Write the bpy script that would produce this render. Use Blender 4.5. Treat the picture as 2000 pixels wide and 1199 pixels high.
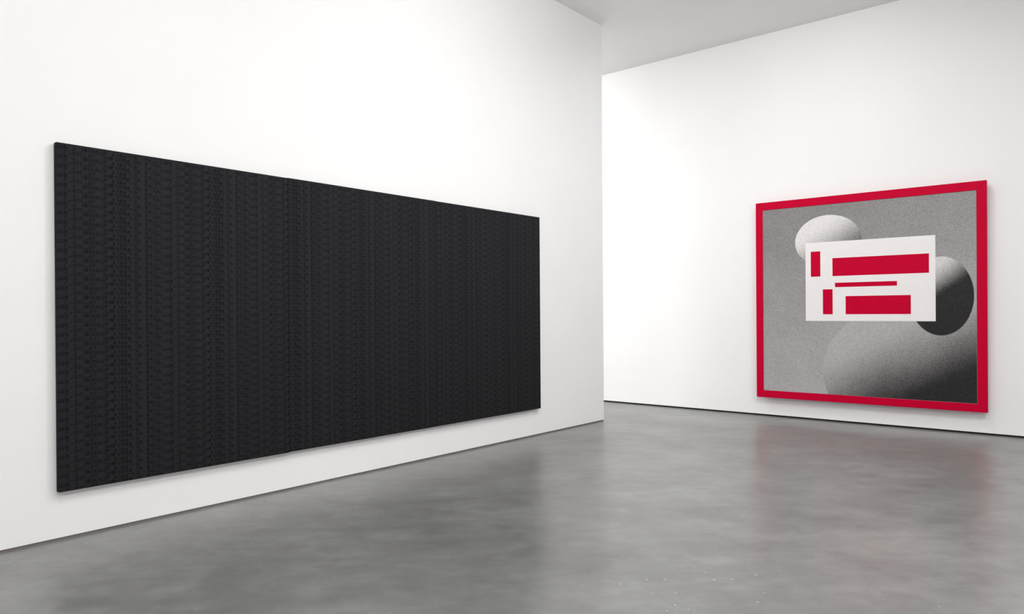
import bpy, bmesh, math
from mathutils import Matrix, Vector

scene = bpy.context.scene
COL = scene.collection
for o in list(bpy.data.objects):
    bpy.data.objects.remove(o, do_unlink=True)

# ------------------------------------------------------------------ camera
F_PX, PITCH, ROLL, YAW, SHIFT = 1417.04, -0.00233, -0.00669, 0.6959, 13.11
EYE = 1.54
cam_data = bpy.data.cameras.new('camera')
cam = bpy.data.objects.new('camera', cam_data)
COL.objects.link(cam)
cam_data.sensor_fit = 'HORIZONTAL'
cam_data.sensor_width = 36.0
cam_data.lens = 36.0 * F_PX / 2000.0
cam_data.shift_y = SHIFT / 2000.0
cam_data.clip_end = 200
fw = Vector((-math.sin(YAW), math.cos(YAW), 0)); rt = Vector((math.cos(YAW), math.sin(YAW), 0)); up = Vector((0, 0, 1))
f2 = math.cos(PITCH) * fw + math.sin(PITCH) * up
u2 = -math.sin(PITCH) * fw + math.cos(PITCH) * up
r3 = math.cos(ROLL) * rt + math.sin(ROLL) * u2
u3 = -math.sin(ROLL) * rt + math.cos(ROLL) * u2
m = Matrix((r3, u3, -f2)).transposed().to_4x4()
m.translation = Vector((0, 0, EYE))
cam.matrix_world = m
scene.camera = cam

# ------------------------------------------------------------------ world, light, exposure
world = bpy.data.worlds.new('world'); scene.world = world
world.use_nodes = True
world.node_tree.nodes['Background'].inputs[0].default_value = (0.9, 0.95, 1.0, 1)
world.node_tree.nodes['Background'].inputs[1].default_value = 0.05
scene.view_settings.view_transform = 'Standard'
scene.view_settings.look = 'None'
scene.view_settings.gamma = 1.0
scene.view_settings.use_curve_mapping = False
scene.view_settings.exposure = 0.09

CEIL = 5.564
def area(name, loc, size, size_y, power, aim=(0, 0, -1), color=(1, 1, 1), spread=180):
    d = bpy.data.lights.new(name, 'AREA')
    d.shape = 'RECTANGLE'; d.size = size; d.size_y = size_y
    d.energy = power; d.color = color; d.spread = math.radians(spread)
    o = bpy.data.objects.new(name, d); COL.objects.link(o)
    o.location = loc
    o.rotation_euler = Vector(aim).to_track_quat('-Z', 'Y').to_euler()
    return o
# unseen lamps at the ceiling: wall washers and downlights, some added as fill
LAMP_Z = CEIL - .10
LAMPS = [
    ((-2.4, 5.2, LAMP_Z), 0.5, 2.4, (-.55, .12, -1), 163),     # along the left wall
    ((-2.2, 1.4, LAMP_Z), 0.5, 2.6, (-.6, 0, -1), 118),
    ((-2.8, 7.8, LAMP_Z), 1.2, 0.25, (.15, .35, -1), 38),         # towards the far right wall
    ((1.6, 5.0, LAMP_Z), 1.2, 3.0, (0, 0, -1), 205),           # open floor
    ((2.0, -2.0, LAMP_Z), 1.2, 4.0, (0, 0, -1), 195),
    ((1.0, -4.8, LAMP_Z), 7.0, 0.5, (0, -1, -.8), 215),        # added fill, bounced off the walls behind and beside the camera
    ((4.8, 1.0, LAMP_Z), 0.5, 9.0, (1, 0, -.8), 225),  # added with the one above, for soft bounce from the side wall
    ((-9.6, 7.6, LAMP_Z), 3.5, 1.5, (0, .8, -1), 310),         # neighbouring bay behind the left wall
    ((-10.0, 2.0, LAMP_Z), 3.5, 3.5, (0, 0, -1), 420),
    ((-13.0, 4.0, LAMP_Z), 0.5, 7.0, (-1, 0, -.6), 290),
]
for loc, sx, sy, aim, power in LAMPS:
    area('ceiling_lamp_and_fill', loc, sx, sy, power, aim=aim, color=(1.0, .996, .996))

# ------------------------------------------------------------------ helpers
def new_obj(name, bm, mat=None, parent=None, smooth=False):
    me = bpy.data.meshes.new(name)
    bm.normal_update(); bm.to_mesh(me); bm.free()
    o = bpy.data.objects.new(name, me); COL.objects.link(o)
    if mat: me.materials.append(mat)
    if smooth:
        for p in me.polygons: p.use_smooth = True
    if parent: o.parent = parent
    return o

def box_bm(x0, x1, y0, y1, z0, z1, bevel=0.0, seg=2):
    bm = bmesh.new()
    bmesh.ops.create_cube(bm, size=1.0)
    for v in bm.verts:
        v.co = Vector(((x0 + x1) / 2 + v.co.x * (x1 - x0), (y0 + y1) / 2 + v.co.y * (y1 - y0), (z0 + z1) / 2 + v.co.z * (z1 - z0)))
    if bevel:
        bmesh.ops.bevel(bm, geom=list(bm.edges), offset=bevel, segments=seg, profile=.5, affect='EDGES')
    return bm

def structure(name, bm, mat):
    o = new_obj(name, bm, mat); o['kind'] = 'structure'; return o

class G:
    """small node graph writer"""
    def __init__(self, name):
        self.mat = bpy.data.materials.new(name); self.mat.use_nodes = True
        self.t = self.mat.node_tree; self.n = self.t.nodes; self.l = self.t.links
        self.bsdf = self.n['Principled BSDF']
    def node(self, typ, **kw):
        nd = self.n.new(typ)
        for k, v in kw.items(): setattr(nd, k, v)
        return nd
    def put(self, sock, v):
        if v is None: return
        if hasattr(v, 'is_output') or isinstance(v, bpy.types.NodeSocket): self.l.new(v, sock)
        else: sock.default_value = v
    def m(self, op, a, b=None, c=None, clamp=False):
        nd = self.node('ShaderNodeMath', operation=op, use_clamp=clamp)
        self.put(nd.inputs[0], a)
        if b is not None: self.put(nd.inputs[1], b)
        if c is not None: self.put(nd.inputs[2], c)
        return nd.outputs[0]
    def coords(self):
        tc = self.node('ShaderNodeTexCoord'); s = self.node('ShaderNodeSeparateXYZ')
        self.l.new(tc.outputs['Object'], s.inputs[0])
        return tc.outputs['Object'], s.outputs[0], s.outputs[1], s.outputs[2]
    def xyz(self, x, y, z=0.0):
        nd = self.node('ShaderNodeCombineXYZ')
        self.put(nd.inputs[0], x); self.put(nd.inputs[1], y); self.put(nd.inputs[2], z)
        return nd.outputs[0]
    def noise(self, vec, scale, detail=4, rough=.55, dist=0.0):
        nd = self.node('ShaderNodeTexNoise')
        self.l.new(vec, nd.inputs['Vector']); nd.inputs['Scale'].default_value = scale
        nd.inputs['Detail'].default_value = detail; nd.inputs['Roughness'].default_value = rough
        nd.inputs['Distortion'].default_value = dist
        return nd.outputs[0]
    def white(self, vec):
        nd = self.node('ShaderNodeTexWhiteNoise', noise_dimensions='3D'); self.l.new(vec, nd.inputs['Vector'])
        return nd.outputs['Value']
    def step(self, x, lo, hi, a=0.0, b=1.0):
        nd = self.node('ShaderNodeMapRange', interpolation_type='SMOOTHSTEP')
        self.put(nd.inputs[0], x); nd.inputs[1].default_value = lo; nd.inputs[2].default_value = hi
        nd.inputs[3].default_value = a; nd.inputs[4].default_value = b
        return nd.outputs[0]
    def mix(self, f, a, b):      # scalar mix
        return self.m('ADD', self.m('MULTIPLY', a, self.m('SUBTRACT', 1.0, f)), self.m('MULTIPLY', b, f))
    def ramp(self, f, stops):
        nd = self.node('ShaderNodeValToRGB'); self.l.new(f, nd.inputs[0])
        cr = nd.color_ramp
        while len(cr.elements) < len(stops): cr.elements.new(.5)
        for e, (p, c) in zip(cr.elements, stops):
            e.position = p; e.color = (*c, 1)
        return nd.outputs[0]
    def bump(self, h, strength, dist):
        nd = self.node('ShaderNodeBump'); self.l.new(h, nd.inputs['Height'])
        nd.inputs['Strength'].default_value = strength; nd.inputs['Distance'].default_value = dist
        self.l.new(nd.outputs[0], self.bsdf.inputs['Normal'])
    def set(self, **kw):
        for k, v in kw.items(): self.put(self.bsdf.inputs[k.replace('_', ' ')], v)
        return self.mat

# ------------------------------------------------------------------ materials
def wall_paint(name, c=(.908, .903, .898)):
    g = G(name); v, x, y, z = g.coords()
    n = g.noise(v, 1.3, 3)
    col = g.ramp(n, [(.3, tuple(k * .985 for k in c)), (.7, c)])
    g.bump(g.noise(v, 160, 3), .06, .001)
    return g.set(Base_Color=col, Roughness=.75, Specular_IOR_Level=.2)

def plain(name, c, rough=.6, spec=.3, vary=.93):
    g = G(name); v, x, y, z = g.coords()
    n = g.noise(v, 9, 4)
    col = g.ramp(n, [(.3, tuple(k * vary for k in c)), (.7, c)])
    return g.set(Base_Color=col, Roughness=rough, Specular_IOR_Level=spec)

def concrete():
    g = G('polished_concrete'); v, x, y, z = g.coords()
    big = g.noise(v, .38, 3, .5, .4)
    med = g.noise(v, 1.5, 10, .66, .25)
    streak = g.noise(g.xyz(g.m('MULTIPLY', g.m('ADD', x, y), 1.2), g.m('MULTIPLY', g.m('SUBTRACT', x, y), 3.6)), 1.1, 7, .62, .5)
    fine = g.noise(v, 60, 4, .7)
    t = g.m('ADD', g.m('MULTIPLY', big, .28), g.m('MULTIPLY', med, .30))
    t = g.m('ADD', t, g.m('MULTIPLY', streak, .18))
    t = g.m('ADD', t, g.m('MULTIPLY', g.noise(v, 6.5, 8, .65, .3), .16))
    t = g.m('ADD', t, g.m('MULTIPLY', fine, .08))
    col = g.ramp(t, [(.28, (.070, .070, .068)), (.39, (.114, .114, .111)), (.50, (.174, .174, .169)), (.61, (.250, .250, .242)), (.72, (.33, .33, .32))])
    # pale specks gathered in loose clusters
    vor = g.node('ShaderNodeTexVoronoi'); vor.voronoi_dimensions = '2D'; g.l.new(v, vor.inputs['Vector']); vor.inputs['Scale'].default_value = 13
    sep = g.node('ShaderNodeSeparateColor'); g.l.new(vor.outputs['Color'], sep.inputs[0])
    rad = g.m('MULTIPLY', sep.outputs[0], .085)
    spot = g.m('LESS_THAN', vor.outputs['Distance'], rad)
    pick = g.m('GREATER_THAN', sep.outputs[1], .72)
    clus = g.step(g.noise(v, .9, 3), .50, .62)
    spot = g.m('MULTIPLY', g.m('MULTIPLY', spot, pick), clus)
    f = g.m('MULTIPLY', spot, .75)
    mx = g.node('ShaderNodeMix', data_type='RGBA')
    g.l.new(f, mx.inputs[0]); g.l.new(col, mx.inputs[6]); mx.inputs[7].default_value = (.62, .62, .59, 1)
    rough = g.m('MULTIPLY_ADD', g.noise(v, .7, 3, .5), .16, .23)
    return g.set(Base_Color=mx.outputs[2], Roughness=rough, Specular_IOR_Level=.68)

def knit():
    """matt black cloth covered in rows of short raised strokes that repeat along each row"""
    g = G('black_knit'); v, x, y, z = g.coords()
    S = .0064
    cy = g.m('FLOOR', g.m('DIVIDE', y, S)); cz = g.m('FLOOR', g.m('DIVIDE', z, S))
    period = g.m('FLOORED_MODULO', cy, 112.0)
    rowpix = g.m('FLOORED_MODULO', cz, 10.0)
    half = g.m('FLOOR', g.m('DIVIDE', rowpix, 5.0))
    inrow = g.m('FLOORED_MODULO', cz, 5.0)
    ch = g.m('FLOOR', g.m('DIVIDE', period, 4.0))
    pin = g.m('FLOORED_MODULO', period, 4.0)
    odd = g.m('FLOORED_MODULO', pin, 2.0)                                   # stitches 1 and 3 of each group carry the uprights
    thr = g.m('SUBTRACT', .90, g.m('MULTIPLY', odd, .52))
    vert = g.m('GREATER_THAN', g.white(g.xyz(period, half, 1.0)), thr)
    vert = g.m('MULTIPLY', vert, g.m('GREATER_THAN', g.white(g.xyz(period, rowpix, 4.0)), .14))
    hor = g.m('MULTIPLY', g.m('GREATER_THAN', g.white(g.xyz(ch, rowpix, 2.0)), g.m('ADD', .56, g.m('MULTIPLY', g.m('FLOORED_MODULO', inrow, 2.0), .30))), g.m('GREATER_THAN', pin, .5))
    inked = g.m('MAXIMUM', vert, hor)
    body = g.m('LESS_THAN', inrow, 3.5)
    spaces = g.m('GREATER_THAN', g.white(g.xyz(ch, half, 9.0)), .12)
    ink = g.m('MULTIPLY', g.m('MULTIPLY', inked, body), spaces)
    band = g.noise(g.xyz(g.m('MULTIPLY', y, 1.0), g.m('MULTIPLY', z, .05)), 4.5, 3)
    fuzz = g.noise(v, 240, 2)
    base = g.m('ADD', .0155, g.m('ADD', g.m('MULTIPLY', band, .006), g.m('MULTIPLY', fuzz, .004)))
    c = g.m('SUBTRACT', base, g.m('MULTIPLY', ink, .0125))
    cc = g.node('ShaderNodeCombineColor')
    g.l.new(c, cc.inputs[0]); g.l.new(g.m('MULTIPLY', c, .96), cc.inputs[1]); g.l.new(g.m('MULTIPLY', c, 1.08), cc.inputs[2])
    g.bump(ink, .25, .001)
    return g.set(Base_Color=cc.outputs[0], Roughness=.9, Specular_IOR_Level=.12)

def grey_print():
    """grainy grey print with plain rounded tonal forms"""
    g = G('grey_grained_print'); v, x, y, z = g.coords()
    warp = g.m('MULTIPLY', g.m('SUBTRACT', g.noise(v, 1.1, 3), .5), .35)
    def dist(cx, cz, rx, rz):
        a = g.m('DIVIDE', g.m('SUBTRACT', x, cx), rx); b = g.m('DIVIDE', g.m('SUBTRACT', z, cz), rz)
        return g.m('SQRT', g.m('ADD', g.m('MULTIPLY', a, a), g.m('MULTIPLY', b, b)))
    tone = g.step(g.m('ADD', z, g.m('MULTIPLY', x, -.35)), -1.6, 1.9, .43, .24)
    tone = g.m('ADD', tone, g.m('MULTIPLY', g.m('SUBTRACT', g.noise(v, 2.2, 5), .5), .09))
    def form(tone, cx, cz, rx, rz, ax, az, light, dark, lo, hi):
        d = dist(cx, cz, rx, rz)
        inside = g.step(d, .975, 1.0, 1, 0)
        k = g.m('ADD', g.m('MULTIPLY', g.m('SUBTRACT', x, cx), ax / rx), g.m('MULTIPLY', g.m('SUBTRACT', z, cz), az / rz))
        k = g.m('ADD', k, warp)
        shade = g.step(k, lo, hi, dark, light)
        return g.mix(inside, tone, shade)
    tone = form(tone, .72, -.98, 1.22, .98, -.55, .84, .44, .014, -.25, .75)
    tone = form(tone, .93, .02, .36, .50, -.5, .86, .66, .012, .0, .8)
    tone = form(tone, -.42, .80, .44, .36, -.6, .8, .78, .12, -.8, .7)
    S = .0062
    w1 = g.white(g.xyz(g.m('FLOOR', g.m('DIVIDE', x, S)), g.m('FLOOR', g.m('DIVIDE', z, S)), 0.0))
    grain = g.m('MULTIPLY', g.m('SUBTRACT', w1, .5), .30)
    amp = g.m('MULTIPLY', g.m('SQRT', g.m('MAXIMUM', tone, 0.0)), 1.0)
    tone = g.m('MAXIMUM', g.m('ADD', tone, g.m('MULTIPLY', grain, amp)), .008)
    cc = g.node('ShaderNodeCombineColor')
    g.l.new(tone, cc.inputs[0]); g.l.new(g.m('MULTIPLY', tone, .965), cc.inputs[1]); g.l.new(g.m('MULTIPLY', tone, .96), cc.inputs[2])
    return g.set(Base_Color=cc.outputs[0], Roughness=.5, Specular_IOR_Level=.3)

M_WALL = wall_paint('wall_paint')
M_CEIL = wall_paint('ceiling_paint', (.91, .912, .905))
M_FLOOR = concrete()
M_BLACKGAP = plain('black_gap_shade', (.016, .016, .015), .7)  # shade of the right wall's shadow gap, put into the colour
M_BROWNGAP = plain('brown_gap_shade', (.22, .185, .17), .7)  # left wall's shadow gap, its shade painted as grey-brown
M_KNIT = knit()
M_RED = plain('red_lacquer', (.58, .0008, .032), .5, .06)
M_PRINT = grey_print()
M_CARD = plain('white_card', (.87, .84, .835), .55, vary=.985)
M_EDGE = plain('pale_board', (.55, .53, .52), .7)
M_WOOD = plain('batten_wood', (.55, .48, .40), .7)

# ------------------------------------------------------------------ room
XL, YR = -5.568, 10.506
WALL_END = 8.676
X0, X1, Y0 = -15.0, 7.0, -7.0
structure('floor', box_bm(X0 - .3, X1 + .3, Y0 - .3, YR + .3, -.12, 0), M_FLOOR)
structure('ceiling', box_bm(X0 - .3, X1 + .3, Y0 - .3, YR + .3, CEIL, CEIL + .2), M_CEIL)
GL, GR = .016, .024
# left wall: a free ended partition standing on a recessed strip
bm = box_bm(XL - .42, XL, Y0, WALL_END, GL, CEIL)
ed = [e for e in bm.edges if abs(e.verts[0].co.y - WALL_END) < 1e-4 and abs(e.verts[1].co.y - WALL_END) < 1e-4 and abs(e.verts[0].co.z - e.verts[1].co.z) > 1]
bmesh.ops.bevel(bm, geom=ed, offset=.006, segments=3, profile=.5, affect='EDGES')
structure('wall_left', bm, M_WALL)
structure('shadow_gap_left', box_bm(XL - .412, XL - .008, Y0, WALL_END - .008, 0, GL), M_BROWNGAP)  # recessed backer in the shadow gap, coloured as its shade
structure('wall_right', box_bm(X0, X1, YR, YR + .3, GR, CEIL), M_WALL)
structure('shadow_gap_right', box_bm(X0, X1, YR + .015, YR + .3, 0, GR), M_BLACKGAP)  # dark backer of the shadow gap below the wall, shade painted in
structure('wall_back', box_bm(X0, X1, Y0 - .3, Y0, 0, CEIL), M_WALL)
structure('wall_side', box_bm(X1, X1 + .3, Y0 - .3, YR + .3, 0, CEIL), M_WALL)
structure('wall_bay', box_bm(X0 - .3, X0, Y0 - .3, YR + .3, 0, CEIL), M_WALL)

# ------------------------------------------------------------------ black three-panel work on the left wall
def thing(name, label, cat, loc):
    o = bpy.data.objects.new(name, None); COL.objects.link(o)
    o.empty_display_size = .2; o.location = loc
    o['label'] = label; o['category'] = cat
    return o
GAP, PD = .010, .057                       # the panels hang a little off the wall
py = [1.7979, 3.5810, 5.3640, 7.1471]
pz0, pz1 = .3361, 2.7127
tri = thing('wall_painting', 'very wide matt black patterned painting of three panels on the long left wall', 'painting',
            (XL, (py[0] + py[3]) / 2, pz0))
cyc = (py[0] + py[3]) / 2
for i in range(3):
    a, b = py[i] - cyc, py[i + 1] - cyc
    if i > 0: a += .0015
    if i < 2: b -= .0015
    dz = (0, .003, .004)[i]; dd = (0.0, -.003, -.001)[i]
    bm = box_bm(GAP, PD + dd, a, b, -.0 + dz, pz1 - pz0 + (.0, .003, .001)[i], bevel=.004, seg=3)
    pn = new_obj('panel', bm, M_KNIT, tri, smooth=True)
    for zc in (.5, 1.9):
        new_obj('batten', box_bm(0, GAP, a + .25, b - .25, zc - .03, zc + .03), M_WOOD, pn)

# ------------------------------------------------------------------ red framed picture on the far wall
RD = .11                                   # front of the frame stands this far off the wall
rx0, rx1, rz0, rz1 = -4.0451, -1.2117, .2831, 3.0944
ix0, ix1, iz0, iz1 = -3.9454, -1.3164, .3831, 2.9855
cx, cz = (rx0 + rx1) / 2, (rz0 + rz1) / 2
pic = thing('framed_picture', 'large square picture in a flat red frame on the far right wall', 'picture', (cx, YR, rz0))
def L(x, z): return x - cx, z - rz0
ox0, oz0 = L(rx0, rz0); ox1, oz1 = L(rx1, rz1)
jx0, jz0 = L(ix0, iz0); jx1, jz1 = L(ix1, iz1)
FB, FT = -.065, -RD                        # back and front of frame rails (towards the room is -y)
def rail(pts):
    bm = bmesh.new()
    vb = [bm.verts.new((x, FB, z)) for x, z in pts]; vf = [bm.verts.new((x, FT, z)) for x, z in pts]
    bm.faces.new(vb); bm.faces.new(vf)
    for i in range(4):
        bm.faces.new((vb[i], vb[(i + 1) % 4], vf[(i + 1) % 4], vf[i]))
    bmesh.ops.recalc_face_normals(bm, faces=list(bm.faces))
    bmesh.ops.bevel(bm, geom=list(bm.edges), offset=.0012, segments=1, affect='EDGES')
    return bm
for pts in ([(ox0, oz1), (ox1, oz1), (jx1, jz1), (jx0, jz1)],
            [(ox0, oz0), (ox1, oz0), (jx1, jz0), (jx0, jz0)],
            [(ox0, oz0), (jx0, jz0), (jx0, jz1), (ox0, oz1)],
            [(ox1, oz0), (jx1, jz0), (jx1, jz1), (ox1, oz1)]):
    new_obj('frame_rail', rail(pts), M_RED, pic)
new_obj('backing_board', box_bm(jx0 - .02, jx1 + .02, -.100, -.080, jz0 - .02, jz1 + .02), M_EDGE, pic)['label'] = 'pale backing board'
sh = new_obj('picture_sheet', box_bm(-1.3105, 1.3105, -.0032, 0, -1.2975, 1.2975), M_PRINT, pic)
sh.location = ((jx0 + jx1) / 2, -.1003, (jz0 + jz1) / 2)
sh['label'] = 'grey grained picture sheet'
for zc in (.55, 2.25):
    new_obj('batten', box_bm(-1.15, 1.15, -.080, 0, zc - .04, zc + .04), M_WOOD, pic)
kx0, kz0 = L(-3.3446, 1.3884); kx1, kz1 = L(-1.7571, 2.4724)
card = new_obj('white_rectangle', box_bm(kx0, kx1, -.1056, -.1035, kz0, kz1), M_CARD, pic)
card['label'] = 'plain white rectangle at the centre'
W, H = kx1 - kx0, kz1 - kz0
for u0, u1, v0, v1 in ((.045, .125, .565, .885), (.225, .955, .565, .790), (.245, .725, .425, .480), (.145, .225, .085, .400), (.330, .825, .085, .310)):
    new_obj('red_bar', box_bm(kx0 + u0 * W, kx0 + u1 * W, -.1067, -.1056, kz0 + v0 * H, kz0 + v1 * H), M_RED, card)
